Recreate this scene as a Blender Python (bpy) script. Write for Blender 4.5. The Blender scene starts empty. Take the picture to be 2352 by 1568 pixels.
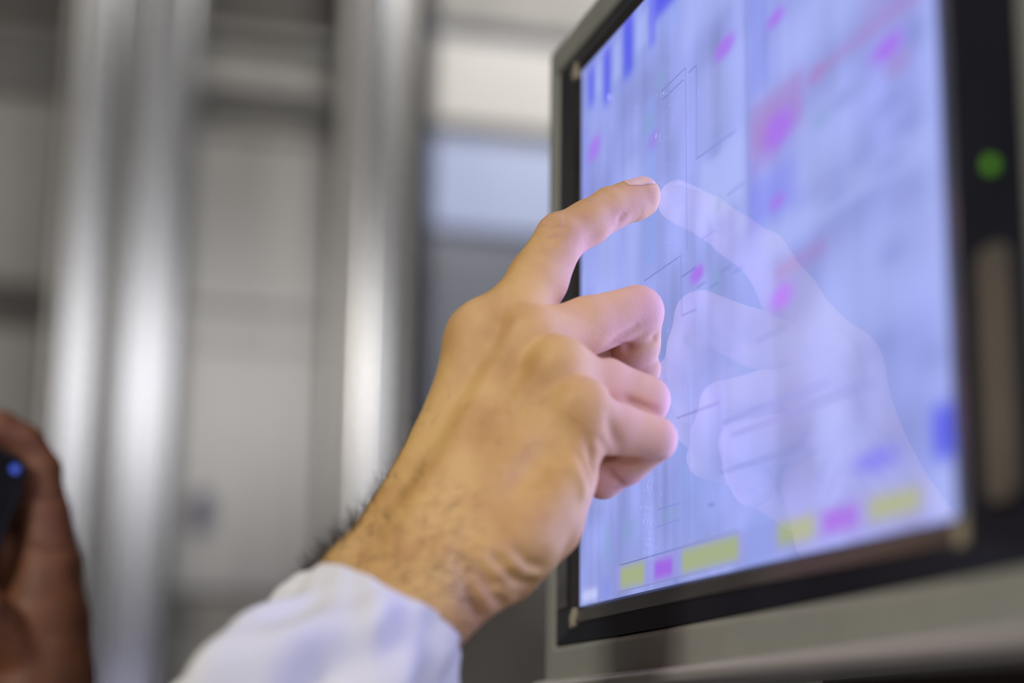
import bpy, math, random
import numpy as np
from mathutils import Vector, Matrix

# ------------------------------------------------------------------ camera, world, lights
ZC = 1.35                                   # eye height of the camera above the floor
F = 4180.0; CX = 1176.0; CY = 784.0         # 64 mm lens on a 36 mm wide frame of 2352 px
def nrm(v): return v / np.linalg.norm(v)
_H = nrm(np.array([-20 - CX, -(1710 - CY), -F]))
_V = nrm(np.array([1409 - CX, 17800 + CY, -F]))
_V = nrm(_V - _H * _V.dot(_H)); _X = np.cross(_H, _V)
R = np.array([_X, _H, _V])                  # camera axes in the room: X to the screen, Y to the far wall, Z up
CAM = np.array([0, 0, ZC])
scene = bpy.context.scene
C = scene.collection
cd = bpy.data.cameras.new('camera'); cam = bpy.data.objects.new('camera', cd); C.objects.link(cam)
m4 = Matrix([list(R[0]) + [0], list(R[1]) + [0], list(R[2]) + [ZC], [0, 0, 0, 1]])
cam.matrix_world = m4
cd.sensor_width = 36; cd.lens = F / 2352 * 36; cd.clip_start = 0.02; cd.clip_end = 50
cd.dof.use_dof = True; cd.dof.focus_distance = 0.667; cd.dof.aperture_fstop = 3.4; cd.dof.aperture_blades = 9
scene.camera = cam
w = bpy.data.worlds.new('world'); scene.world = w; w.use_nodes = True
w.node_tree.nodes['Background'].inputs[0].default_value = (0.5, 0.52, 0.56, 1)
w.node_tree.nodes['Background'].inputs[1].default_value = 0.3
scene.view_settings.view_transform = 'Standard'; scene.view_settings.look = 'None'
scene.view_settings.gamma = 1; scene.view_settings.use_curve_mapping = False
scene.view_settings.exposure = 0.0

def area(name, loc, target, size, power, col, sy=None):
    l = bpy.data.lights.new(name, 'AREA'); l.energy = power; l.color = col
    l.shape = 'RECTANGLE'; l.size = size; l.size_y = sy or size
    o = bpy.data.objects.new(name, l); C.objects.link(o); o.location = loc
    o.rotation_euler = (Vector(target) - Vector(loc)).to_track_quat('-Z', 'Y').to_euler(); return o
area('hall_lamp_light', (-2.1, -1.0, 2.95), (0.1, 0.6, 1.5), 1.0, 52, (1.0, 0.93, 0.83), 0.6)
area('ceiling_lamp_light', (-0.4, 0.5, 3.9), (-0.1, 0.7, 1.5), 1.0, 8, (1.0, 0.97, 0.92), 1.0)
area('cool_fill_light', (0.33, -0.9, 1.2), (0.2, 0.6, 1.45), 0.5, 6, (0.70, 0.70, 1.0), 0.6)  # cool fill added to tint the finger fronts
area('cabinet_fill_light', (1.5, 1.6, 3.6), (1.0, 3.0, 2.35), 0.8, 4.6, (1.0, 0.98, 0.96), 0.4).data.spread = 1.3  # unseen fill added to brighten the machine cabinet's panels

def ray(px, py): return R @ np.array([(px - CX) / F, -(py - CY) / F, -1.0])
def P3(px, py, y):                          # the point seen at a pixel, y metres into the room
    r = ray(px, py); return CAM + r * y / r[1]
def depth(P): return -(R.T @ (np.asarray(P) - CAM))[2]
def toPix(P):
    c = (np.asarray(P) - CAM) @ R; return CX + F * c[..., 0] / -c[..., 2], CY - F * c[..., 1] / -c[..., 2]

# ------------------------------------------------------------------ helpers
def tag(o, label=None, cat=None, group=None, kind=None):
    if label: o['label'] = label
    if cat: o['category'] = cat
    if group: o['group'] = group
    if kind: o['kind'] = kind
    return o
def mesh_obj(name, verts, faces, mat, parent=None, smooth=False, mi=None):
    me = bpy.data.meshes.new(name); me.from_pydata([tuple(v) for v in verts], [], [tuple(f) for f in faces])
    for m in (mat if isinstance(mat, list) else [mat]): me.materials.append(m)
    if mi is not None: me.polygons.foreach_set('material_index', mi)
    if smooth: me.polygons.foreach_set('use_smooth', [True] * len(me.polygons))
    me.update(); o = bpy.data.objects.new(name, me); C.objects.link(o)
    if parent: o.parent = parent; o.matrix_parent_inverse = parent.matrix_world.inverted()
    return o
def empty(name, loc):
    o = bpy.data.objects.new(name, None); C.objects.link(o); o.location = loc
    o.matrix_world = Matrix.Translation(loc); o.empty_display_size = 0.05; return o
class MB:
    def __init__(s): s.v = []; s.f = []
    def box(s, a, b):
        n = len(s.v); x0, y0, z0 = a; x1, y1, z1 = b
        s.v += [(x0,y0,z0),(x1,y0,z0),(x1,y1,z0),(x0,y1,z0),(x0,y0,z1),(x1,y0,z1),(x1,y1,z1),(x0,y1,z1)]
        s.f += [(n,n+3,n+2,n+1),(n+4,n+5,n+6,n+7),(n,n+1,n+5,n+4),(n+1,n+2,n+6,n+5),(n+2,n+3,n+7,n+6),(n+3,n,n+4,n+7)]
        return s
    def prism(s, prof, z0, z1, axis=2):     # closed profile extruded along an axis
        n = len(s.v); k = len(prof)
        for z in (z0, z1):
            for p in prof:
                q = [0, 0, 0]; o = [i for i in range(3) if i != axis]; q[o[0]], q[o[1]] = p; q[axis] = z; s.v.append(tuple(q))
        for i in range(k): j = (i + 1) % k; s.f.append((n + i, n + j, n + k + j, n + k + i))
        s.f.append(tuple(range(n + k - 1, n - 1, -1))); s.f.append(tuple(range(n + k, n + 2 * k)))
        return s
    def build(s, name, mat, parent=None, bevel=0, smooth=False):
        o = mesh_obj(name, s.v, s.f, mat, parent, smooth)
        bpy.context.view_layer.update()
        if bevel:
            b = o.modifiers.new('bevel', 'BEVEL'); b.width = bevel; b.segments = 4; b.limit_method = 'ANGLE'; b.angle_limit = math.radians(40)
            o.data.polygons.foreach_set('use_smooth', [True] * len(o.data.polygons))
            ww = o.modifiers.new('wn', 'WEIGHTED_NORMAL'); ww.keep_sharp = True
        return o
def rrect(x0, x1, y0, y1, r, n=6):
    pts = []
    for cx, cy, a0 in ((x1 - r, y1 - r, 0), (x0 + r, y1 - r, 90), (x0 + r, y0 + r, 180), (x1 - r, y0 + r, 270)):
        for i in range(n + 1):
            a = math.radians(a0 + 90 * i / n); pts.append((cx + r * math.cos(a), cy + r * math.sin(a)))
    return pts

# ------------------------------------------------------------------ materials
def mat(name, col, rough=0.5, metal=0.0, **kw):
    m = bpy.data.materials.new(name); m.use_nodes = True; b = m.node_tree.nodes['Principled BSDF']
    b.inputs['Base Color'].default_value = (*col, 1); b.inputs['Roughness'].default_value = rough; b.inputs['Metallic'].default_value = metal
    for k, v in kw.items(): b.inputs[k.replace('_', ' ')].default_value = v
    return m
def noise_col(m, scale, c0, c1, stretch=(1, 1, 1), bump=0, detail=3, lo=.35, hi=.65, bscale=None, rough=None):
    nt = m.node_tree; b = nt.nodes['Principled BSDF']; tc = nt.nodes.new('ShaderNodeTexCoord'); mp = nt.nodes.new('ShaderNodeMapping')
    mp.inputs['Scale'].default_value = stretch; nt.links.new(tc.outputs['Object'], mp.inputs[0])
    nz = nt.nodes.new('ShaderNodeTexNoise'); nz.inputs['Scale'].default_value = scale; nz.inputs['Detail'].default_value = detail
    nt.links.new(mp.outputs[0], nz.inputs[0])
    cr = nt.nodes.new('ShaderNodeValToRGB'); cr.color_ramp.elements[0].position = lo; cr.color_ramp.elements[1].position = hi
    cr.color_ramp.elements[0].color = (*c0, 1); cr.color_ramp.elements[1].color = (*c1, 1)
    nt.links.new(nz.outputs[0], cr.inputs[0]); nt.links.new(cr.outputs[0], b.inputs['Base Color'])
    if rough:
        mr = nt.nodes.new('ShaderNodeMapRange'); mr.inputs[3].default_value = rough[0]; mr.inputs[4].default_value = rough[1]
        nt.links.new(nz.outputs[0], mr.inputs[0]); nt.links.new(mr.outputs[0], b.inputs['Roughness'])
    if bump:
        nb = nt.nodes.new('ShaderNodeTexNoise'); nb.inputs['Scale'].default_value = bscale or scale * 4; nb.inputs['Detail'].default_value = 4
        nt.links.new(mp.outputs[0], nb.inputs[0])
        bp = nt.nodes.new('ShaderNodeBump'); bp.inputs['Strength'].default_value = 1; bp.inputs['Distance'].default_value = bump
        nt.links.new(nb.outputs[0], bp.inputs['Height']); nt.links.new(bp.outputs[0], b.inputs['Normal'])
    return m
steel = noise_col(mat('brushed_steel', (.62, .62, .62), .22, 1), 30, (.60, .605, .63), (.72, .72, .73), (1, 1, .04), rough=(.16, .30))
satin = noise_col(mat('satin_steel', (.5, .5, .5), .3, .92), 20, (.42, .405, .38), (.50, .48, .45), (1, 1, .1), rough=(.26, .32))
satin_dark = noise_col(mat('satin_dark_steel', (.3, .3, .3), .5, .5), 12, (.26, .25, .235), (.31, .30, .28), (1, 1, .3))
rail_m = noise_col(mat('dim_rail', (.2, .2, .2), .5, .3), 12, (.17, .165, .155), (.22, .21, .2), (1, 1, .3))
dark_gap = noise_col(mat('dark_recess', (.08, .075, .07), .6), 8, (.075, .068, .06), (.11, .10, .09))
cream = noise_col(mat('warm_reflection_paint', (.6, .58, .55), .45), 6, (.80, .77, .72), (.86, .83, .78))  # warm reflection in the machine cabinet, put into the colour
blue_sheen_panel = noise_col(mat('blue_reflection_paint', (.5, .6, .85), .4), 6, (.55, .64, .95), (.60, .69, .98))  # blue reflection in the machine cabinet, put into the colour
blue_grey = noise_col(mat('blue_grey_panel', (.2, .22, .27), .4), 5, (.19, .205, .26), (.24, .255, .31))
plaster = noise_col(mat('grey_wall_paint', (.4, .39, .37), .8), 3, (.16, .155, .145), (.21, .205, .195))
floor_m = noise_col(mat('floor_resin', (.3, .3, .3), .4), 2, (.26, .26, .26), (.33, .33, .32))
house_m = noise_col(mat('housing_enamel', (.3, .3, .27), .38), 40, (.285, .295, .262), (.315, .325, .29), bump=.00004, bscale=900)
black_gloss = noise_col(mat('black_bezel', (.01, .01, .012), .3, Specular_IOR_Level=.15), 20, (.014, .015, .024), (.020, .021, .032))
frame_m = noise_col(mat('inner_frame', (.05, .048, .045), .25), 20, (.032, .030, .029), (.048, .045, .043))
glint_m = noise_col(mat('corner_glint', (.4, .36, .24), .25), 60, (.36, .32, .22), (.46, .42, .30))
strip_m = noise_col(mat('beige_strip', (.22, .19, .15), .5), 30, (.12, .105, .085), (.16, .14, .115))
strip_d = noise_col(mat('grey_strip', (.11, .105, .115), .5), 60, (.09, .085, .095), (.15, .145, .155))
brown_m = noise_col(mat('dark_brown_enamel', (.03, .022, .018), .5), 8, (.045, .028, .022), (.065, .042, .034))
green_led = mat('green_lamp', (.02, .08, .01), .3, Emission_Color=(.10, .30, .015, 1), Emission_Strength=.75)

# ------------------------------------------------------------------ the room
def struct(name, mb, m): return tag(mb.build(name, m), kind='structure')
struct('floor', MB().box((-4, -3, -.1), (2.6, 3.3, 0)), floor_m)
struct('ceiling', MB().box((-4, -3, 4), (2.6, 3.3, 4.1)), plaster)
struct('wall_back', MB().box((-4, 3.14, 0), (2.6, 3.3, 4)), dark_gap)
struct('wall_right', MB().box((2.6, -3, 0), (2.7, 3.3, 4)), plaster)
struct('wall_left', MB().box((-4.1, -3, 0), (-4, 3.3, 4)), plaster)
b = MB().box((-4, -3.1, 0), (2.6, -3, 2.72)).box((-4, -3.1, 3.45), (2.6, -3, 4)).box((-4, -3.1, 2.72), (-1.2, -3, 3.45)).box((2.4, -3.1, 2.72), (2.6, -3, 3.45))
struct('wall_front', b, plaster)
sky = mat('daylight_pane', (.2, .2, .2), .2, Emission_Color=(.92, .92, .95, 1), Emission_Strength=3.0)
struct('window_1', MB().box((-1.2, -3.08, 2.72), (2.4, -3.06, 3.45)), sky)

# steel uprights in front of the far wall
PW = ((.057, .124, 'narrow steel upright at the far left of the back wall, beside the dark gap'),
      (.152, .250, 'wide bright steel upright, second from the left, right of the dark gap'),
      (.513, .636, 'wide bright steel upright between the grey door and the blue cabinet'))
for x0, x1, lab in PW:
    e = empty('steel_post', ((x0 + x1) / 2, 2.99, 0)); tag(e, lab, 'post', 'steel uprights on the back wall')
    if x0 < .5:
        MB().prism(rrect(x0, x1, 2.955, 3.03, .012), 0, 4).build('upright', steel, e, smooth=False)
        MB().prism(rrect(x0 - .012, x1 + .012, 3.03, 3.05, .004), 0, 4).build('flange', satin, e)
    else:
        MB().prism(rrect(.549, .604, 2.955, 3.03, .012), 0, 4).build('upright', steel, e)
        MB().prism(rrect(.513, .549, 2.985, 3.03, .006), 0, 4).build('flange', satin, e)
        MB().prism(rrect(.604, .636, 2.985, 3.03, .006), 0, 4).build('flange', satin, e)
# grey cabinets between the uprights
def cab(name, x0, x1, label, rows, y=3.05):
    e = empty(name, ((x0 + x1) / 2, y, 0)); tag(e, label, 'cabinet')
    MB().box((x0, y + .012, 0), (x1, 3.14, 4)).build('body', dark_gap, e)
    for nm, z0, z1, pr, m in rows: MB().box((x0 + .003, y + .012 - pr, z0), (x1 - .003, y + .012, z1)).build(nm, m, e, bevel=.004)
    return e
c1 = cab('wall_cabinet', -.30, .045, 'grey steel wall cabinet at the far left with a door below two rails',
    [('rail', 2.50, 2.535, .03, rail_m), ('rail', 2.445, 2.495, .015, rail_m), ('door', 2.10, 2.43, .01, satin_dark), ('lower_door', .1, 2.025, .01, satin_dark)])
c2 = cab('wall_cabinet', .262, .512, 'grey steel wall cabinet right of the two bright uprights with a wide plain door',
    [('rail', 2.565, 2.585, .04, satin_dark), ('rail', 2.49, 2.56, .012, satin_dark), ('rail', 2.462, 2.482, .04, satin), ('rail', 2.432, 2.458, .012, rail_m), ('rail', 2.402, 2.425, .012, satin_dark),
     ('door', 2.085, 2.395, .012, satin), ('mid_rail', 2.022, 2.085, .004, satin), ('lower_door', 1.60, 2.02, .012, satin), ('base_panel', .1, 1.592, .012, satin_dark)])  # base panel darker: the dimming towards the floor is put into its colour
lk = MB().prism(rrect(.290, .304, 1.545, 1.575, .006), 3.03, 3.05, axis=1).build('lock', dark_gap, c2); 
hd = MB().prism(rrect(.292, .325, 1.70, 1.765, .012), 3.02, 3.05, axis=1).build('handle', mat('violet_grey_grip', (.13, .12, .2), .4), c2); hd['label'] = 'violet grey grip on the lower door'
c3 = empty('machine_cabinet', (1.1, 3.0, 0)); tag(c3, 'tall machine cabinet at the back with warm and blue reflections painted on as panels', 'cabinet')
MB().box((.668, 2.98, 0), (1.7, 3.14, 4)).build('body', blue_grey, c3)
MB().box((.672, 2.965, 2.615), (1.7, 2.98, 3.9)).build('head_panel', satin_dark, c3, bevel=.004)
MB().box((.672, 2.965, 2.43), (1.7, 2.98, 2.59)).build('warm_sheen_panel', cream, c3, bevel=.012)['label'] = 'warm white reflection painted on as a panel'
MB().box((.672, 2.965, 2.235), (1.7, 2.98, 2.40)).build('blue_sheen_panel', blue_sheen_panel, c3, bevel=.012)['label'] = 'blue reflection painted on as a panel'
MB().box((.672, 2.965, 1.90), (1.7, 2.98, 2.20)).build('door', blue_grey, c3, bevel=.012)
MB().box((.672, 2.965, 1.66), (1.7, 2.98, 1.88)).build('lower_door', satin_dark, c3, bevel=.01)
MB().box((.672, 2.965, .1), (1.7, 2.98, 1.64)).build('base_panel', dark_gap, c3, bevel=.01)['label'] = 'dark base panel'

# ------------------------------------------------------------------ the touchscreen
S = 0.2246; Y0 = 0.7045; Z0 = ZC + 0.2856
def SP(u, v, off=0): return (S - off, Y0 - u / 1000, Z0 - v / 1000)
scr = empty('touchscreen_panel', (S + .03, Y0 - .152, Z0 - .2585))
tag(scr, 'large lit industrial touchscreen in a grey housing with black bezel, beside the pointing hand', 'touchscreen')
def slab(u0, v0, u1, v1, x0, x1):           # x0/x1 = height of back and front above the lit face
    a = SP(u0, v1, x1); c = SP(u1, v0, x0); return (a[0], c[1], a[2]), (c[0], a[1], c[2])
def ring(mb, o, i, xo, xi, back):           # picture-frame ring, outer rect o, inner rect i, heights xo, xi
    n = len(mb.v)
    for r, h in ((o, back), (o, xo), (i, xi), (i, back)):
        u0, v0, u1, v1 = r
        mb.v += [SP(u0, v0, h), SP(u1, v0, h), SP(u1, v1, h), SP(u0, v1, h)]
    for k in range(3):
        for j in range(4):
            a = n + 4 * k + j; b_ = n + 4 * k + (j + 1) % 4; mb.f.append((a, b_, b_ + 4, a + 4))
    return mb
ring(MB(), (-50, -27, 356, 258.5), (-36.5, -12, 341, 242.3), .0, .0, -.06).build('housing', house_m, scr, bevel=.003)
MB().box(*slab(-50, -27, 356, 258.5, -.075, -.05)).build('back_cover', house_m, scr, bevel=.003)
ring(MB(), (-36.4, -11.9, 340.9, 242.2), (-8.4, -4.6, 312.6, 234.6), -.001, .0005, -.012).build('bezel', black_gloss, scr)
ring(MB(), (-8.4, -4.6, 312.6, 234.6), (-.4, -.4, 304.4, 228.4), .0012, -.0008, -.012).build('inner_frame', frame_m, scr)
lip = MB().prism([(S - .0045, Z0 - .2572), (S - .006, Z0 - .2592), (S - .0045, Z0 - .2622), (S + .01, Z0 - .264), (S + .01, Z0 - .2585), (S, Z0 - .2560)], Y0 - .356, Y0 + .05, axis=1)
lip.build('lower_lip', mat('pale_lip', (.55, .52, .49), .3, .3), scr, bevel=.001)
for u, v in ((-5.6, -2.2), (-5.5, 232.2), (308.5, 231.6)):  # yellowish highlights at the frame corners, painted as small pieces
    MB().prism([SP(u - 2.2, v)[1:], SP(u + 2.2, v - 3.5)[1:], SP(u + 2.2, v + 3.5)[1:], SP(u - 1.2, v + 4.5)[1:]], S - .0022, S, axis=0).build('corner_glint', glint_m, scr)
for a, bb in (((-29, 181), (-17, 203)), ((-29, 205), (-17, 227.5))):  # pale flat strips on the black bezel
    MB().box(*slab(a[0], a[1], bb[0], bb[1], .0002, .0009)).build('pale_strip', strip_d, scr)
MB().prism([(p[0], p[1]) for p in rrect(Y0 - .3345, Y0 - .3215, Z0 - .2270, Z0 - .1655, .004)], S - .0018, S, axis=0).build('pale_strip', strip_m, scr)
ld = []; 
for i in range(24):
    a = 2 * math.pi * i / 24; ld.append((Y0 - .3286 + -.0003 + .0016 * math.cos(a), Z0 - .1452 + .0018 * math.sin(a)))
MB().prism(ld, S - .0016, S, axis=0).build('status_lamp', green_led, scr)['label'] = 'green status lamp on the black bezel'

# what the display shows: a fine grid of glowing cells; layout in millimetres from the top far corner
GW, GH = 381, 286
gu, gvv = np.meshgrid(np.linspace(-.4, 304.4, GW), np.linspace(-.4, 228.4, GH), indexing='ij')
IMG = np.zeros((GW, GH, 3)); IMG[:] = (.32, .375, .84)
nr = np.random.RandomState(11)
def vnoise(su, sv_):                        # smooth value noise over the display, cell sizes in mm
    a = int(306 / su) + 3; b_ = int(230 / sv_) + 3; g = nr.rand(a, b_); x = (gu + 1) / su; y = (gvv + 1) / sv_; xi = x.astype(int); yi = y.astype(int)
    fx = x - xi; fy = y - yi; fx = fx * fx * (3 - 2 * fx); fy = fy * fy * (3 - 2 * fy)
    return (g[xi, yi] * (1 - fx) + g[xi + 1, yi] * fx) * (1 - fy) + (g[xi, yi + 1] * (1 - fx) + g[xi + 1, yi + 1] * fx) * fy - .5
IMG *= (1 + .30 * vnoise(26, 34) + .20 * vnoise(14, 12) + .16 * vnoise(5, 60))[..., None]
IMG *= .94
COL = dict(light=(.43, .50, .95), mid=(.23, .28, .80), deep=(.055, .065, .80), azure=(.24, .36, .82), violet=(.38, .16, .84), magenta=(.33, .12, .76),
           rose=(.38, .21, .55), lime=(.36, .43, .21), teal=(.22, .36, .60), slate=(.23, .28, .66), lilac=(.31, .31, .74), white=(.60, .64, 1.0), blue=(.17, .19, .86))
def sg(d, w_): return 1 / (1 + np.exp(np.clip(d / w_ * 2.5, -40, 40)))
def put(k, m_, a): IMG[:] = IMG * (1 - (m_ * a)[..., None]) + np.array(COL[k]) * (m_ * a)[..., None]
def rect(k, u0, v0, u1, v1, a=.8, w_=1.2, slant=0):
    vv = gvv + slant * (gu - (u0 + u1) / 2); put(k, sg(u0 - gu, w_) * sg(gu - u1, w_) * sg(v0 - vv, w_ * .8) * sg(vv - v1, w_ * .8), a)
def ell(k, u, v, ra, rb, a=.8, w_=.35): put(k, sg(np.hypot((gu - u) / ra, (gvv - v) / rb) - .8, w_), a)
rect('mid', 4, -2, 108, 12, .35, 5); rect('azure', 6, 8, 120, 24, .3, 8)
for u, v, a, c in ((9, 3, 17, 20), (29, 2, 38, 26), (54, -2, 66, 24), (88, -2, 116, 13)): rect('deep', u, v, a, c, .85, 4)
rect('blue', 84, -2, 92, 22, .8, 3)
for u, v, a, c in ((19, 4, 26, 18), (42, 4, 50, 20), (70, 4, 82, 18)): rect('light', u, v, a, c, .6, 3)
rect('light', 120, 8, 176, 36, .45, 6); rect('light', 136, 84, 175, 108, .75, 5); rect('light', 140, 50, 172, 78, .35, 6); rect('mid', 181, 2, 196, 76, .55, 4); rect('mid', 181, 4, 222, 44, .4, 8)
rect('light', 205, 60, 270, 80, .5, 8); rect('light', 225, 30, 300, 62, .3, 10); rect('light', 296, 0, 304, 228, .5, 4)
rect('azure', 79, 42, 91, 108, .45, 1.5); rect('light', 20, 66, 44, 190, .35, 6); rect('light', 56, 60, 72, 120, .35, 4); rect('mid', 46, 20, 60, 60, .15, 6)
rect('blue', 178.6, 106, 216, 121, .42, 5); rect('blue', 178.6, 98, 186, 122, .25, 3)
rect('light', 188, 124, 300, 134, .55, 4); rect('light', 214, 94, 258, 120, .5, 7); rect('light', 232, 142, 300, 172, .45, 8); rect('light', 160, 156, 250, 176, .35, 8); rect('azure', 110, 176, 150, 214, .25, 6); rect('light', 226, 186, 246, 204, .5, 5)
rect('slate', 177.2, 0, 180.5, 122, .55, 1.6); rect('light', 168, 0, 177, 118, .3, 3)
ell('violet', 17, 40, 10, 6, .8, .4); rect('blue', 2, 26, 10, 60, .25, 4); ell('magenta', 88, 60, 7, 4.6, .4, .5)
ell('violet', 160, 50, 11, 4.4, .85, .4); ell('violet', 203, 56.5, 8, 3.2, .85, .45); ell('violet', 201, 117, 7, 3, .7, .5); ell('violet', 132, 123.2, 8, 3.6, .95, .35); ell('lilac', 118, 61, 10, 5, .2, .5)
rect('rose', 181.5, 80, 222, 97, .62, 4); rect('rose', 181.5, 86, 204, 103, .45, 5); ell('rose', 231, 86, 7, 3.6, .6, .4)
ell('violet', 203, 94, 14, 7, .9, .45); rect('rose', 230, 83.8, 300, 88, .5, 2.4); rect('rose', 262, 76, 303, 88, .3, 5)
ell('violet', 277, 95, 11, 4, 1., .45); ell('slate', 293, 97, 6, 5.5, .8, .5); ell('rose', 283, 102, 9, 3.4, .6, .5)
rect('rose', 198, 137.5, 236, 142.5, .5, 2.4); ell('violet', 203, 148, 10, 4.6, .95, .4)
for u, v, a, c in ((250, 100, 11, 3.4), (276, 111, 11, 3.8), (275, 128, 12, 3.8), (243, 127, 11, 3), (276, 153, 10, 5), (267, 177, 12, 4), (296, 186, 9, 5), (150, 84, 7, 3), (32, 60, 9, 7), (45, 120, 9, 12), (286, 120, 9, 2), (258, 134, 26, 2.4)): ell('slate', u, v, a, c, .55, .5)
for u, v, a, c in ((97, 39, 7, 4.5), (240, 50, 7, 4.5), (234, 101, 6, 3.5), (153, 104, 4, 3), (34, 206, 6, 9), (104, 203.5, 9, 3.2), (60, 204, 9, 5), (150, 130, 5, 5), (84, 52, 8, 4)): ell('teal', u, v, a, c, .5, .45)
# button row
rect('lilac', 44, 216.4, 290, 226, .75, 1.2)
rect('lime', 50, 217.1, 77, 225.6, .95, 2.2); rect('magenta', 87.5, 218.6, 106, 224.8, 1., 2.0); rect('lime', 115, 217.2, 166, 225.4, .95, 2.2)
rect('azure', 172, 215, 193, 227, .5, 4); rect('lime', 196, 217.4, 222.6, 224.4, .95, 2.4); rect('magenta', 228, 218, 250, 224.0, 1., 2.4); rect('lime', 257, 217.6, 287, 224.0, .95, 2.6)
rect('deep', 294, 199, 306, 213, .85, 3); ell('blue', 262, 207.6, 15, 4, 1., .45); rect('mid', 26.5, 219.4, 38, 227.6, .6, 2); rect('white', 3, 222.6, 22, 227, .8, 2); rect('light', 292, 215, 303, 227, .6, 3)
rect('light', -1, -1, 1.5, 230, .2, 1)
gpts = np.stack([np.full(GW * GH, S), Y0 - gu.ravel() / 1000, Z0 - gvv.ravel() / 1000], 1)
ii, jj = np.meshgrid(np.arange(GW - 1), np.arange(GH - 1), indexing='ij'); q0 = (ii * GH + jj).ravel()
display_m = mat('display_glow', (.012, .012, .016), .018, IOR=1.85, Emission_Strength=1.0)
def glow_attr(m):
    at = m.node_tree.nodes.new('ShaderNodeAttribute'); at.attribute_name = 'glow'; m.node_tree.links.new(at.outputs['Color'], m.node_tree.nodes['Principled BSDF'].inputs['Emission Color'])
glow_attr(display_m)
dsp = mesh_obj('display', gpts, np.stack([q0, q0 + 1, q0 + GH + 1, q0 + GH], 1).tolist(), display_m, scr)
ca = dsp.data.attributes.new('glow', 'FLOAT_COLOR', 'POINT'); ca.data.foreach_set('color', np.concatenate([IMG.reshape(-1, 3), np.ones((GW * GH, 1))], 1).astype(np.float32).ravel())
gv = []; gf = []; lcol = []
def line(pts, wd=.5, k=.62):
    for (u0, v0), (u1, v1) in zip(pts, pts[1:]):
        L = math.hypot(u1 - u0, v1 - v0); dx, dy = -(v1 - v0) / L * wd / 2, (u1 - u0) / L * wd / 2; n = len(gv); off = .00004 + len(gf) * .0000015
        for u, v in ((u0 + dx, v0 + dy), (u0 - dx, v0 - dy), (u1 - dx, v1 - dy), (u1 + dx, v1 + dy)):
            gv.append(SP(u, v, off)); lcol.append(IMG[int(min(max(u, 0), 303) / 304.8 * 380), int(min(max(v, 0), 228) / 228.8 * 285)] * (k, k + .02, k + .12))
        gf.append((n, n + 1, n + 2, n + 3))
line([(98, 43.9), (123, 43.7), (122.8, 112)]); line([(99, 47.5), (121, 47.5)]); line([(126, 46.8), (133.8, 46.8), (132.9, 81.5), (168.7, 82.9)], .6); line([(152, 66), (152, 81.7)], .5, .75)
line([(78, 112.2), (116, 112.5)], .6); line([(117, 112), (117, 134.5), (131.4, 135.5)], .6); line([(117, 120.5), (131, 120.5)], .6)
line([(111.5, 170.4), (150.2, 171.9)], .8); line([(151.3, 170), (151.3, 195.4), (220.6, 196.9), (222.3, 214)], .8, .72)
line([(153.8, 179.1), (233.4, 181.1)], 1.2, .72); line([(161.1, 184.7), (262, 186.3)], 1.2, .74); line([(122.8, 160), (122.8, 214)], .45); line([(154, 202), (154, 214)], .6, .72); line([(183, 158), (206, 158)], 1.2, .78)
line([(137, 112), (150, 112)], .6, .7); line([(160, 103), (176, 103)], .8, .7); line([(91, 200.3), (115, 200.9)], .5, .75); line([(91, 206.5), (115, 206.5)], .5, .75); line([(104, 186), (104, 214)], .4, .85); line([(140, 205), (146, 205)], 1.4, .7)
for k in range(4): line([(132 + k * 11, 128 + 3 * (k % 2)), (141 + k * 11, 128 + 3 * (k % 2))], .7, .7)
line([(50, 216.4), (167, 216.2)], .5, .6); line([(50, 226.4), (167, 226.2)], .4, .75)
gm = mat('line_glow', (.012, .012, .016), .018, IOR=1.85, Emission_Strength=1.0); glow_attr(gm)
lo_ = mesh_obj('screen_graphics', gv, gf, gm, dsp); lo_['label'] = 'thin dark lines of the drawing on the display'
la = lo_.data.attributes.new('glow', 'FLOAT_COLOR', 'POINT'); la.data.foreach_set('color', np.concatenate([np.array(lcol), np.ones((len(lcol), 1))], 1).astype(np.float32).ravel())
# smudges and dust on the glass
rng = random.Random(5); dv = []; df = []
def fleck(u, v, a, c, t):
    n = len(dv)
    for i in range(8):
        q = 2 * math.pi * i / 8; x = a * math.cos(q); y = c * math.sin(q)
        dv.append(SP(u + x * math.cos(t) - y * math.sin(t), v + x * math.sin(t) + y * math.cos(t), .0007))
    df.append(tuple(range(n, n + 8)))
for u, v, a, c, t in ((93.5, 60, .35, 1.0, .5), (102, 46, .3, .6, .2), (38, 25, .8, 1.6, 0)): fleck(u, v, a, c, t)
for i in range(90): fleck(rng.gauss(95, 18), rng.choice([rng.uniform(30, 80), rng.uniform(100, 214)]), rng.uniform(.08, .2), rng.uniform(.1, .4), rng.uniform(-.4, .4))
for i in range(46): fleck(rng.gauss(82, 3.5), rng.uniform(186, 218), rng.uniform(.08, .18), rng.uniform(.2, .9), rng.uniform(-.3, .3))
dust_m = mat('dust_white', (.85, .87, .9), .9); _n = dust_m.node_tree; _t = _n.nodes.new('ShaderNodeBsdfTranslucent'); _x = _n.nodes.new('ShaderNodeMixShader'); _x.inputs[0].default_value = .55
_n.links.new(_n.nodes['Principled BSDF'].outputs[0], _x.inputs[1]); _n.links.new(_t.outputs[0], _x.inputs[2]); _n.links.new(_x.outputs[0], _n.nodes['Material Output'].inputs[0])
tag(mesh_obj('dust', dv, df, dust_m, dsp), kind='stuff')
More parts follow.
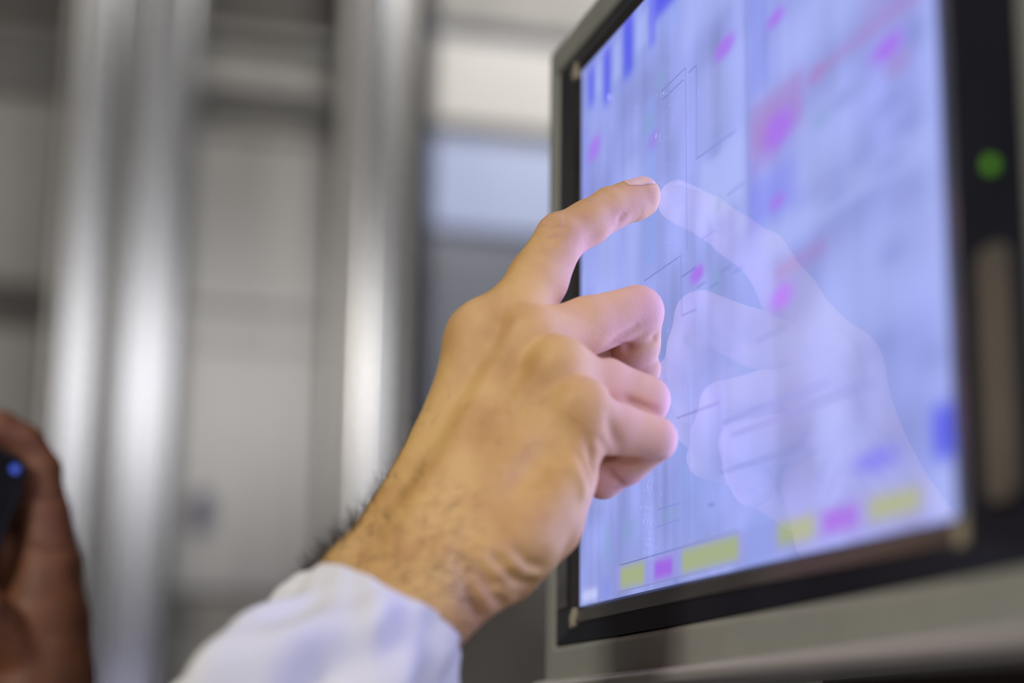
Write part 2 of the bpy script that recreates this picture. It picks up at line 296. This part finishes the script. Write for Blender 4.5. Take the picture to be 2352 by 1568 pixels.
# the backlight: an LCD shines mostly straight out of its face
bl = bpy.data.lights.new('display_backlight', 'AREA'); bl.energy = .40; bl.color = (.46, .46, 1.0); bl.shape = 'RECTANGLE'; bl.size = .300; bl.size_y = .224; bl.spread = math.radians(112)
blo = bpy.data.objects.new('display_backlight', bl); C.objects.link(blo); blo.location = (S - .00012, Y0 - .152, Z0 - .114); blo.rotation_euler = Vector((-1, 0, 0)).to_track_quat('-Z', 'Y').to_euler()
# machine column the panel is mounted on
mc = empty('machine_column', (S + .2, Y0 - .15, 0)); tag(mc, 'dark brown machine column under and behind the touchscreen housing', 'machine')
MB().box((S + .09, Y0 - .5, 0), (S + .5, Y0 - .02, Z0 - .29)).build('column', brown_m, mc, bevel=.01)
MB().box((S + .0752, Y0 - .25, Z0 - .30), (S + .2, Y0 - .06, Z0 - .06)).build('mounting_arm', brown_m, mc, bevel=.006)

# ------------------------------------------------------------------ implicit-surface modelling of the hands
def cap(P, A, B, ra, rb):
    ab = B - A; L = ab.dot(ab) or 1e-12; t = np.clip((P - A) @ ab / L, 0, 1)
    return np.linalg.norm(P - A - t[:, None] * ab, axis=1) - (ra + (rb - ra) * t)
def smin(a, b_, k):
    h = np.maximum(k - np.abs(a - b_), 0) / k; return np.minimum(a, b_) - h * h * h * k / 6
def node(px, py, y, r): 
    P = P3(px, py, y); return P, r * depth(P) / F
def ndg(px, py, y, r):                      # same, but pulled back until it only touches the glass
    P, q = node(px, py, y, r)
    while P[0] + q > S - .0002: y -= .0001; P, q = node(px, py, y, r)
    return P, q
class SDF:
    # groups: list of (k_within, [chains], k_joining)
    def __init__(s, groups): s.g = groups
    def __call__(s, P):
        tot = None
        for kin, chains, kout in s.g:
            d = None
            for ch in chains:
                c = None
                for (A, ra), (B, rb) in zip(ch, ch[1:]):
                    q = cap(P, A, B, ra, rb); c = q if c is None else smin(c, q, .0035)
                if len(ch) == 1: c = np.linalg.norm(P - ch[0][0], axis=1) - ch[0][1]
                d = c if d is None else smin(d, c, kin)
            tot = d if tot is None else smin(tot, d, kout)
        return tot
def grad(f, P, e=2e-4):
    g = np.stack([f(P + e * np.eye(3)[i]) - f(P - e * np.eye(3)[i]) for i in range(3)], 1)
    return g / (np.linalg.norm(g, axis=1)[:, None] + 1e-12)
def polygonize(f, lo, hi, h):
    lo = np.array(lo); n = np.ceil((np.array(hi) - lo) / h / 4).astype(int) * 4
    gc = [lo[i] + (np.arange(n[i] // 4) * 4 + 1.5) * h for i in range(3)]
    G = np.stack(np.meshgrid(*gc, indexing='ij'), -1).reshape(-1, 3)
    dc = f(G).reshape(n // 4); act = np.abs(dc) < 5.5 * h
    fine = np.repeat(np.repeat(np.repeat(dc, 4, 0), 4, 1), 4, 2); am = np.repeat(np.repeat(np.repeat(act, 4, 0), 4, 1), 4, 2)
    idx = np.argwhere(am); out = np.empty(len(idx))
    for i in range(0, len(idx), 400000): out[i:i + 400000] = f(lo + idx[i:i + 400000] * h)
    fine[am] = out; sg = fine < 0
    c = np.zeros(np.array(sg.shape) - 1, int)
    for a in (0, 1):
        for b_ in (0, 1):
            for d in (0, 1): c += sg[a:sg.shape[0] - 1 + a, b_:sg.shape[1] - 1 + b_, d:sg.shape[2] - 1 + d]
    cells = (c > 0) & (c < 8); ids = -np.ones(c.shape, int); ci = np.argwhere(cells); ids[cells] = np.arange(len(ci))
    V = lo + (ci + .5) * h
    faces = []
    for ax in range(3):
        s0 = np.moveaxis(sg, ax, 0); I = np.moveaxis(ids, ax, 0); ch = s0[1:] != s0[:-1]; ch = ch[:, 1:-1, 1:-1]; w0 = s0[:-1][:, 1:-1, 1:-1]
        e = np.argwhere(ch); fl = w0[ch]; i, j, k = e.T
        q = np.stack([I[i, j, k], I[i, j + 1, k], I[i, j + 1, k + 1], I[i, j, k + 1]], 1)
        if ax == 1: fl = ~fl
        q[~fl] = q[~fl][:, ::-1]; faces.append(q)
    Fq = np.concatenate(faces); Fq = Fq[(Fq >= 0).all(1)]
    for _ in range(4):
        g = grad(f, V); V = V - g * np.clip(f(V), -h, h)[:, None]
    return V, Fq
def cast(f, px, py, t0=.3, t1=2.0):
    r = ray(px, py); t = t0
    for _ in range(200):
        d = f((CAM + r * t)[None])[0]
        if d < 1e-5: break
        t += d * .8
        if t > t1: return None
    return CAM + r * t
def curve_disp(V, N, f, curves):
    D = np.zeros(len(V))
    for pts, amp, wd in curves:
        Q = [cast(f, *p) for p in pts]; Q = [q for q in Q if q is not None]
        if len(Q) < 2: continue
        L = len(Q) - 1; best = np.full(len(V), 1.0); tt = np.zeros(len(V))
        for i, (A, B) in enumerate(zip(Q, Q[1:])):
            ab = B - A; t = np.clip((V - A) @ ab / (ab @ ab + 1e-12), 0, 1); d = np.linalg.norm(V - A - t[:, None] * ab, axis=1)
            mm = d < best; best[mm] = d[mm]; tt[mm] = (i + t[mm]) / L
        D += amp * np.exp(-(best / wd) ** 2) * (.35 + .65 * np.sin(np.pi * np.clip(tt, .0, 1)) ** .5)
    return V + N * D[:, None]

# --- the pointing left hand with its forearm
nd = ndg
idx_f = [nd(1158, 754, .600, 80), nd(1196, 712, .600, 74), nd(1236, 640, .602, 68), nd(1288, 545, .605, 56), nd(1290, 546, .605, 56)]
idx_d = [nd(1291, 545, .605, 57), nd(1350, 512, .6065, 51), nd(1402, 479, .608, 48), nd(1440, 464, .6092, 45), nd(1476, 447, .612, 41)]
tip_pad = [nd(1456, 468, .6095, 42), nd(1473, 460, .611, 41)]
mid_p = [nd(1228, 783, .592, 66), nd(1350, 748, .597, 66), nd(1464, 716, .6000, 61)]
mid_d = [nd(1464, 716, .6000, 60), nd(1462, 790, .606, 52), nd(1452, 860, .613, 49), nd(1400, 920, .618, 46)]
ring_p = [nd(1290, 858, .580, 62), nd(1390, 884, .583, 60), nd(1482, 918, .585, 57)]
ring_d = [nd(1482, 918, .585, 56), nd(1458, 990, .596, 50), nd(1425, 1040, .606, 46), nd(1370, 1050, .612, 43)]
pin_p = [nd(1345, 975, .570, 60), nd(1420, 985, .572, 56), nd(1502, 1007, .573, 54)]
pin_d = [nd(1502, 1009, .573, 52), nd(1440, 1062, .584, 48), nd(1385, 1098, .592, 45), nd(1340, 1080, .600, 42)]
thumb = [nd(1060, 1180, .610, 80), nd(1200, 1060, .628, 72), nd(1330, 950, .632, 62), nd(1430, 880, .625, 52), nd(1474, 846, .625, 44)]
pad = [nd(1350, 840, .616, 50), nd(1396, 818, .619, 42), nd(1425, 862, .621, 50)]
mc_i = [nd(1106, 782, .600, 66), nd(1018, 1016, .598, 74), nd(936, 1188, .593, 88), nd(828, 1342, .583, 96)]
mc_m = [nd(1205, 775, .591, 60), nd(1110, 985, .585, 70), nd(1010, 1180, .578, 84), nd(900, 1370, .569, 92)]
mc_r = [nd(1278, 850, .580, 62), nd(1190, 1040, .576, 72), nd(1080, 1230, .570, 86), nd(950, 1390, .564, 92)]
mc_p = [nd(1328, 950, .571, 64), nd(1290, 1090, .570, 76), nd(1190, 1240, .567, 94), nd(1118, 1308, .565, 92), nd(1000, 1400, .561, 90)]
palm = [nd(1180, 960, .604, 80), nd(1200, 1090, .600, 92), nd(1110, 1220, .592, 96)]
hyp = [nd(1300, 1088, .580, 72), nd(1252, 1200, .580, 86), nd(1150, 1300, .578, 92)]
fore1 = [nd(828, 1342, .583, 96), nd(640, 1590, .564, 112), nd(380, 1940, .535, 135)]
fore2 = [nd(985, 1402, .562, 92), nd(800, 1650, .545, 112), nd(560, 1980, .52, 135)]
heads = [[nd(1216, 762, .586, 38)], [nd(1286, 832, .574, 38)], [nd(1345, 928, .566, 37)], [nd(1104, 774, .600, 62)]]
f_hand = SDF([(.010, [mc_i, mc_m, mc_r, mc_p, palm, hyp, fore1, fore2], 0),
              (.0015, [idx_f, mid_p, ring_p, pin_p], .0075), (.004, heads, .020),
              (.0008, [idx_d, tip_pad, mid_d, ring_d, pin_d, thumb, pad], .0016)])
allp = np.array([n_[0] for g in f_hand.g for ch in g[1] for n_ in ch])
V, Q = polygonize(f_hand, allp.min(0) - .024, allp.max(0) + .024, .00075)
N = grad(f_hand, V)
K = [  # skin creases (negative), tendons and veins (positive), drawn where the photograph shows them
 ([(1228, 545), (1262, 548), (1290, 542)], -0.00102, .0012), ([(1222, 556), (1255, 560), (1275, 556)], -0.00072, .001), ([(1238, 520), (1268, 524), (1296, 520)], -0.00072, .001),
 ([(1296, 490), (1300, 510), (1296, 530)], -0.00058, .001), ([(1250, 505), (1275, 508)], -0.00058, .001),
 ([(1372, 437), (1392, 446), (1404, 452)], -0.00058, .001), ([(1382, 434), (1404, 444)], -0.00043, .001),
 ([(1422, 512), (1427, 500), (1438, 488)], -.0008, .0018), ([(1340, 560), (1362, 538), (1392, 512), (1416, 500)], -.0006, .0032),
 ([(1374, 812), (1420, 780), (1470, 745)], -0.00145, .0022), ([(1376, 816), (1440, 800), (1508, 772)], -0.00232, .0016),
 ([(1400, 1046), (1450, 1058), (1520, 1056)], -0.00203, .0016), ([(1396, 1078), (1428, 1112)], -0.00145, .0015),
 ([(1345, 1005), (1360, 1050), (1366, 1085)], -0.00174, .0020), ([(1378, 1012), (1390, 1050)], -0.00145, .0016), ([(1325, 1040), (1345, 1080), (1352, 1110)], -0.00116, .002),
 ([(1400, 900), (1450, 925), (1512, 948)], -0.00145, .0020), ([(1400, 960), (1405, 1010), (1385, 1050)], -0.00203, .0030),
 ([(1185, 760), (1130, 850), (1080, 940), (1030, 1040)], 0.00049, 0.0035), ([(1262, 812), (1190, 900), (1120, 1010), (1060, 1110)], 0.00049, 0.0035),
 ([(1320, 905), (1240, 1000), (1160, 1090)], 0.00040, 0.0037), ([(1090, 800), (1040, 910), (985, 1020)], 0.00032, 0.0028),
 ([(1240, 880), (1150, 960), (1120, 1060), (1020, 1130), (960, 1230)], 0.00027, 0.0020), ([(1060, 920), (1085, 1050), (1170, 1090)], 0.00027, 0.0019),
 ([(1150, 830), (1100, 930), (1050, 1020)], -.0007, .0055), ([(1225, 900), (1150, 1010)], -0.00116, .0042), ([(1320, 960), (1240, 1070), (1190, 1120)], -0.00203, .0060),
 ([(1350, 1020), (1378, 1065), (1372, 1110)], .0016, .0026), ([(1388, 996), (1404, 1026), (1396, 1056)], .0014, .0022), ([(1322, 1060), (1340, 1110), (1338, 1150)], .0010, .0026),
 ([(1090, 1290), (1140, 1340), (1200, 1365)], -0.00232, .0026), ([(1130, 1270), (1180, 1318), (1228, 1335)], -0.00174, .0022), ([(1060, 1300), (1080, 1370), (1105, 1420)], -.0011, .0042),
 ([(1140, 1280), (1190, 1335), (1222, 1345)], -.0022, .0022), ([(1105, 1320), (1138, 1372), (1160, 1392)], -.0022, .0022), ([(1082, 1345), (1098, 1390), (1106, 1424)], -.0022, .0024), ([(1168, 1300), (1205, 1325), (1236, 1325)], .0012, .0024),
 ([(1180, 1260), (1215, 1295), (1245, 1305)], -0.00130, .0020), ([(1010, 1300), (1060, 1250)], 0.00054, 0.0075),
 ([(990, 1340), (1040, 1400), (1060, 1440)], 0.00045, 0.0063), ([(1080, 1200), (1060, 1270), (1075, 1330)], -0.00145, .004),
 ([(880, 1240), (1000, 1180), (1090, 1200)], 0.00023, 0.0037), ([(800, 1290), (900, 1300), (960, 1370)], 0.00032, 0.0037), ([(930, 1120), (880, 1220), (830, 1300)], 0.00036, 0.0037)]
V = curve_disp(V, N, f_hand, K)

def skin_mat(name, c0, c1, ck, sss=.15, rough=.58):
    m = noise_col(mat(name, c1, rough), 55, c0, c1, detail=4, bump=.00010, bscale=420, lo=.32, hi=.62)
    b = m.node_tree.nodes['Principled BSDF']; b.inputs['Subsurface Weight'].default_value = sss
    b.inputs['Subsurface Radius'].default_value = (1.0, .35, .18); b.inputs['Subsurface Scale'].default_value = .004
    nt = m.node_tree; ramp = [n for n in nt.nodes if n.bl_idname == 'ShaderNodeValToRGB'][0]
    at = nt.nodes.new('ShaderNodeAttribute'); at.attribute_name = 'flush_glow'
    mx = nt.nodes.new('ShaderNodeMix'); mx.data_type = 'RGBA'; mx.inputs['B'].default_value = (*ck, 1)
    nt.links.new(at.outputs['Fac'], mx.inputs['Factor']); nt.links.new(ramp.outputs[0], mx.inputs['A']); nt.links.new(mx.outputs['Result'], b.inputs['Base Color'])
    tc = [n for n in nt.nodes if n.bl_idname == 'ShaderNodeTexCoord'][0]
    vo = nt.nodes.new('ShaderNodeTexVoronoi'); vo.inputs['Scale'].default_value = 900; nt.links.new(tc.outputs['Object'], vo.inputs[0])
    bp = [n for n in nt.nodes if n.bl_idname == 'ShaderNodeBump'][0]
    b2 = nt.nodes.new('ShaderNodeBump'); b2.inputs['Distance'].default_value = .00006; nt.links.new(vo.outputs['Distance'], b2.inputs['Height'])
    nt.links.new(bp.outputs[0], b2.inputs['Normal']); nt.links.new(b2.outputs[0], b.inputs['Normal'])
    return m
skin = skin_mat('skin_tan', (.53, .29, .095), (.68, .42, .155), (.72, .40, .36))
man = mesh_obj('person', V, Q, skin, smooth=True)
tag(man, 'person in a white sleeve pointing a left index finger onto the lit touchscreen', 'person')
def flush_glow(o, Vv, spots):                    # redder knuckles and fingers, the pink cast of screen light painted in
    fl = np.zeros(len(Vv))
    for (P, r), a, s in spots: fl = np.maximum(fl, a * np.exp(-(np.linalg.norm(Vv - P, axis=1) / (r * s)) ** 2))
    at = o.data.attributes.new('flush_glow', 'FLOAT', 'POINT'); at.data.foreach_set('value', fl.astype(np.float32))
flush_glow(man, V, [(nd(1265, 520, .605, 50), .4, 1.1), (nd(1500, 440, .608, 50), .8, 1.5), (nd(1400, 510, .608, 60), .75, 1.2), (nd(1320, 570, .605, 60), .7, 1.2), (nd(1290, 660, .602, 60), .6, 1.3),
    (nd(1500, 690, .600, 60), .95, 1.6), (nd(1400, 750, .6, 70), .85, 1.5), (nd(1300, 760, .595, 60), .6, 1.3), (nd(1520, 920, .585, 60), .95, 1.6), (nd(1400, 880, .583, 60), .85, 1.5),
    (nd(1530, 1000, .573, 60), .95, 1.7), (nd(1430, 970, .572, 60), .85, 1.4), (nd(1370, 920, .57, 50), .6, 1.4), (nd(1240, 755, .592, 50), .5, 1.2), (nd(1310, 830, .58, 50), .6, 1.2), (nd(1075, 745, .602, 50), .3, 1.2),
    (nd(1430, 1110, .585, 60), .9, 1.5), (nd(1365, 1130, .58, 60), .8, 1.3), (nd(1450, 840, .61, 60), .9, 1.4), (nd(1050, 1440, .57, 60), .5, 1.8)])
print('TOUCH', (V[:, 0] - S).max() * 1000, 'mm', (V[:, 0] > S).sum(), V[V[:,0].argmax()])
# fingernail of the index finger: a curved plate laid on the last joint
def nail(parent, A, B, dors, half, w0, lev=.00008, m=None):
    ax = nrm(B - A); dors = nrm(dors - ax * dors.dot(ax)); sd = np.cross(ax, dors); nu, nv_ = 16, 12; G = []
    for i in range(nu):
        t = i / (nu - 1); c = A + (B - A) * t; wd = half * (math.sin(math.pi * min(1, .16 + t * .42)) if t < .8 else 1 - .35 * ((t - .8) / .2) ** 2)
        for j in range(nv_):
            a = wd * (2 * j / (nv_ - 1) - 1); G.append(c + w0 * (dors * math.cos(a) + sd * math.sin(a)))
    G = np.array(G)
    for _ in range(5): G = G - grad(f_hand, G) * (f_hand(G) - lev)[:, None]
    fc = [(i * nv_ + j, i * nv_ + j + 1, (i + 1) * nv_ + j + 1, (i + 1) * nv_ + j) for i in range(nu - 1) for j in range(nv_ - 1)]
    o = mesh_obj('fingernail', G, fc, m, parent, smooth=True); so = o.modifiers.new('solid', 'SOLIDIFY'); so.thickness = .0004; so.offset = 0; return o
nail_m = noise_col(mat('nail', (.72, .48, .40), .22), 300, (.70, .44, .36), (.78, .52, .45))
A = P3(1436, 440, .608); B = P3(1502, 412, .6085)
nail(man, A, B, P3(1428, 380, .598) - P3(1450, 440, .609), 1.0, .006, m=nail_m)['label'] = 'pink index fingernail with a white edge'
# short dark hairs on wrist and forearm
rs = np.random.RandomState(3); X_, Y_ = toPix(V); Nn = grad(f_hand, V)
def seg_w(px, py):
    w_ = np.exp(-((py - 1330) / 110.0) ** 2) * (px < 1090) + .35 * np.exp(-((py - 1180) / 90.0) ** 2) * (px < 1050) + .05 * ((py > 900) & (py < 1100) & (px < 1240))
    return w_
wt = seg_w(X_, Y_) * (Y_ < 1520); wt *= 1.0 + 2.2 * (np.abs((Nn @ R)[:, 2]) < .35) * ((Nn @ R)[:, 0] < 0)
wt[(Nn @ R)[:, 2] < -.2] = 0
pick = rs.choice(len(V), 2400, p=wt / wt.sum()); up = nrm(P3(980, 980, .6) - P3(860, 1200, .6)); lat = nrm(P3(1000, 1250, .6) - P3(860, 1150, .6))
hv = []; hf = []
for i in pick:
    p = V[i].copy(); n_ = Nn[i]; edge = abs((n_ @ R)[2]) < .4 and (n_ @ R)[0] < 0
    d = nrm(n_ * (.75 if edge else .28) + up * rs.uniform(-.1, .8) + lat * rs.uniform(.1, .9) * (0 if edge else 1) + rs.normal(0, .22, 3)); L = rs.uniform(.003, .0085) * (1.35 if edge else 1) * (1.0 if Y_[i] > 1200 else .8)
    bend = rs.normal(0, .35, 3) + n_ * -.25; base = len(hv); K_ = 5
    for k in range(K_):
        t = k / (K_ - 1); r_ = .000065 * (1 - .8 * t); a = nrm(np.cross(d, [.3, .5, .8])); bq = np.cross(d, a)
        for q in range(3): ang = 2.094 * q; hv.append(p + r_ * (a * math.cos(ang) + bq * math.sin(ang)))
        if k:
            for q in range(3): c0 = base + (k - 1) * 3; hf.append((c0 + q, c0 + (q + 1) % 3, c0 + 3 + (q + 1) % 3, c0 + 3 + q))
        d = nrm(d + bend / K_); p = p + d * L / K_
tag(mesh_obj('arm_hair', hv, hf, mat('dark_hair', (.03, .018, .012), .5), man), kind='stuff')['label'] = 'short dark hairs on the wrist'

# white sleeve, gathered at the cuff and puffed out behind it
A = P3(862, 1424, .564); B = P3(455, 2040, .526); ax = nrm(B - A); sd = nrm(R.T @ np.array([0, 0, 0]) + np.cross(ax, R[:, 1] * 0 + (R @ np.array([0, 0, 1.])))); dr = np.cross(sd, ax)
Lf = np.linalg.norm(B - A); nu, nt_ = 90, 192; sv = []; rs = np.random.RandomState(9)
ph = rs.uniform(0, 6.28, 12)
def prof(s):                                # radius of the cloth along the arm
    xs = [0, .006, .014, .024, .038, .06, .09, .14, .3]; rr = [.0286, .0292, .0306, .0335, .0375, .041, .043, .045, .048]
    return np.interp(s, xs, rr)
for i in range(nu):
    s = (i / (nu - 1)) ** 1.5 * .22
    for j in range(nt_):
        th = 2 * math.pi * j / nt_
        g = math.exp(-s / .02); gather = .00045 * g * (math.sin(11 * th + ph[0]) + .6 * math.sin(19 * th + ph[1])) 
        m_ = (1 - math.exp(-s / .015))
        big = m_ * (.0022 * math.sin(3 * th + ph[2] + 40 * s) + .0018 * math.sin(5 * th + ph[3] - 70 * s) + .0012 * math.sin(8 * th + ph[4] + 110 * s) + .0008 * math.sin(13 * th + ph[5] - 60 * s) + .0007 * math.sin(90 * s * 1.0 + 2 * th + ph[6]))
        r_ = prof(s) + gather + 2.1 * big + .0045 * (.5 - .5 * math.cos(th)) * m_
        r_ -= .0035 * m_ * math.exp(-((th % 6.283 - 1.15 - 14 * s) / .16) ** 2) + .004 * m_ * math.exp(-((th % 6.283 - 1.9 + 9 * s) / .2) ** 2) * math.exp(-s / .05)
        r_ -= .003 * m_ * math.exp(-((th % 6.283 - .65 + 6 * s) / .12) ** 2)
        skew = .0045 * math.cos(th) * math.exp(-s / .04) + .0014 * g * math.sin(4 * th + ph[7]) 
        sv.append(A + ax * (s + skew) + r_ * (sd * math.cos(th) + .80 * dr * math.sin(th)) )
sf = [(i * nt_ + j, i * nt_ + (j + 1) % nt_, (i + 1) * nt_ + (j + 1) % nt_, (i + 1) * nt_ + j) for i in range(nu - 1) for j in range(nt_)]
cloth = noise_col(mat('white_cotton', (.8, .79, .78), .85), 30, (.69, .685, .68), (.74, .735, .73), bump=.00012, bscale=700)
slv = mesh_obj('sleeve', sv, sf, cloth, man, smooth=True); slv['label'] = 'white cotton sleeve gathered at the wrist'
so = slv.modifiers.new('solid', 'SOLIDIFY'); so.thickness = .0012; so.offset = 1

# ------------------------------------------------------------------ the second person's hand holding a phone, lower left
D2 = .93
def n2(px, py, dy, r): return node(px, py, D2 + dy, r)
i1 = [n2(98, 1078, 0, 46), n2(60, 1020, .0, 44), n2(0, 985, .0, 42), n2(-80, 985, .002, 38)]
i2 = [n2(95, 1150, .012, 42), n2(40, 1075, .026, 42), n2(-60, 1050, .026, 38)]
i3 = [n2(90, 1230, .016, 42), n2(20, 1190, .03, 40), n2(-80, 1170, .028, 36)]
i4 = [n2(95, 1310, .016, 40), n2(30, 1300, .028, 38), n2(-60, 1290, .026, 34)]
tb = [n2(40, 1500, -.014, 70), n2(-30, 1400, -.026, 48), n2(-100, 1330, -.032, 40)]
pl = [n2(92, 1082, .0, 46), n2(104, 1180, 0, 56), n2(112, 1300, 0, 74), n2(100, 1420, 0, 104), n2(85, 1560, 0, 128)]
pl2 = [n2(10, 1270, .012, 50), n2(40, 1350, .01, 70), n2(20, 1460, .01, 100), n2(0, 1600, .01, 110)]
fa = [n2(85, 1560, 0, 130), n2(60, 1760, -.01, 140), n2(-20, 2150, -.03, 170)]
f2 = SDF([(.006, [pl, pl2, fa], 0), (.0012, [i1, i2, i3, i4, tb], .004)])
ap = np.array([n_[0] for g in f2.g for ch in g[1] for n_ in ch])
V2, Q2 = polygonize(f2, ap.min(0) - .042, ap.max(0) + .042, .0016)
V2 = curve_disp(V2, grad(f2, V2), f2, [([(60, 1262), (110, 1270), (160, 1268)], -.0016, .003), ([(70, 1140), (110, 1150), (145, 1146)], -.0012, .0025), ([(30, 1020), (60, 1030), (90, 1060)], -.001, .003), ([(40, 1420), (90, 1470), (110, 1560)], -.0014, .006)])
skin2 = skin_mat('skin_brown_shaded', (.125, .042, .013), (.19, .068, .026), (.20, .07, .045))  # the shade on this hand is put into a darker skin colour
p2 = mesh_obj('person', V2, Q2, skin2, smooth=True); tag(p2, 'person whose brown hand holds a black phone at the lower left edge', 'person')
flush_glow(p2, V2, [(n2(30, 1000, 0, 60), .6, 1.4), (n2(110, 1200, -.01, 60), .5, 1.4)])
# phone: upright slab leaning towards its holder
PT = P3(76, 1058, D2 - .014); PB = P3(-62, 1420, D2 - .014); axp = nrm(PT - PB); wx = nrm(np.cross(axp, [0, 1, 0])); wx = wx if wx[0] < 0 else -wx; nz_ = np.cross(axp, wx)
pc = (PT + PB) / 2 + wx * .036; ph_m = Matrix([[wx[0], axp[0], nz_[0], pc[0]], [wx[1], axp[1], nz_[1], pc[1]], [wx[2], axp[2], nz_[2], pc[2]], [0, 0, 0, 1]])
phone = empty('phone', pc); tag(phone, 'black phone held upright in the brown hand at the left edge', 'phone'); phone.matrix_world = ph_m
bpy.context.view_layer.update()
phm = noise_col(mat('phone_black', (.008, .008, .01), .12), 20, (.006, .006, .009), (.012, .012, .016))
hl = np.linalg.norm(PT - PB) / 2
def onphone(o): o.parent = phone; o.matrix_parent_inverse = Matrix.Identity(4); return o
onphone(MB().prism(rrect(-.036, .036, -hl, hl, .009), -.0045, .0045).build('case', phm, bevel=.0015))
onphone(MB().prism(rrect(-.033, .033, -hl + .003, hl - .003, .007), -.0052, -.0046).build('glass_front', mat('phone_glass', (.004, .004, .006), .03)))
ln = MB().prism([(-.0295 + .0023 * math.cos(t), hl - .0075 + .0023 * math.sin(t)) for t in [2 * math.pi * i / 20 for i in range(20)]], .0044, .0064).build('screen_glint', mat('glint_blue', (.10, .20, 1.0), .25, .3))  # blue glint of the touchscreen on the phone, painted as a small disc
onphone(ln)['label'] = 'blue disc standing for a glint of the touchscreen'
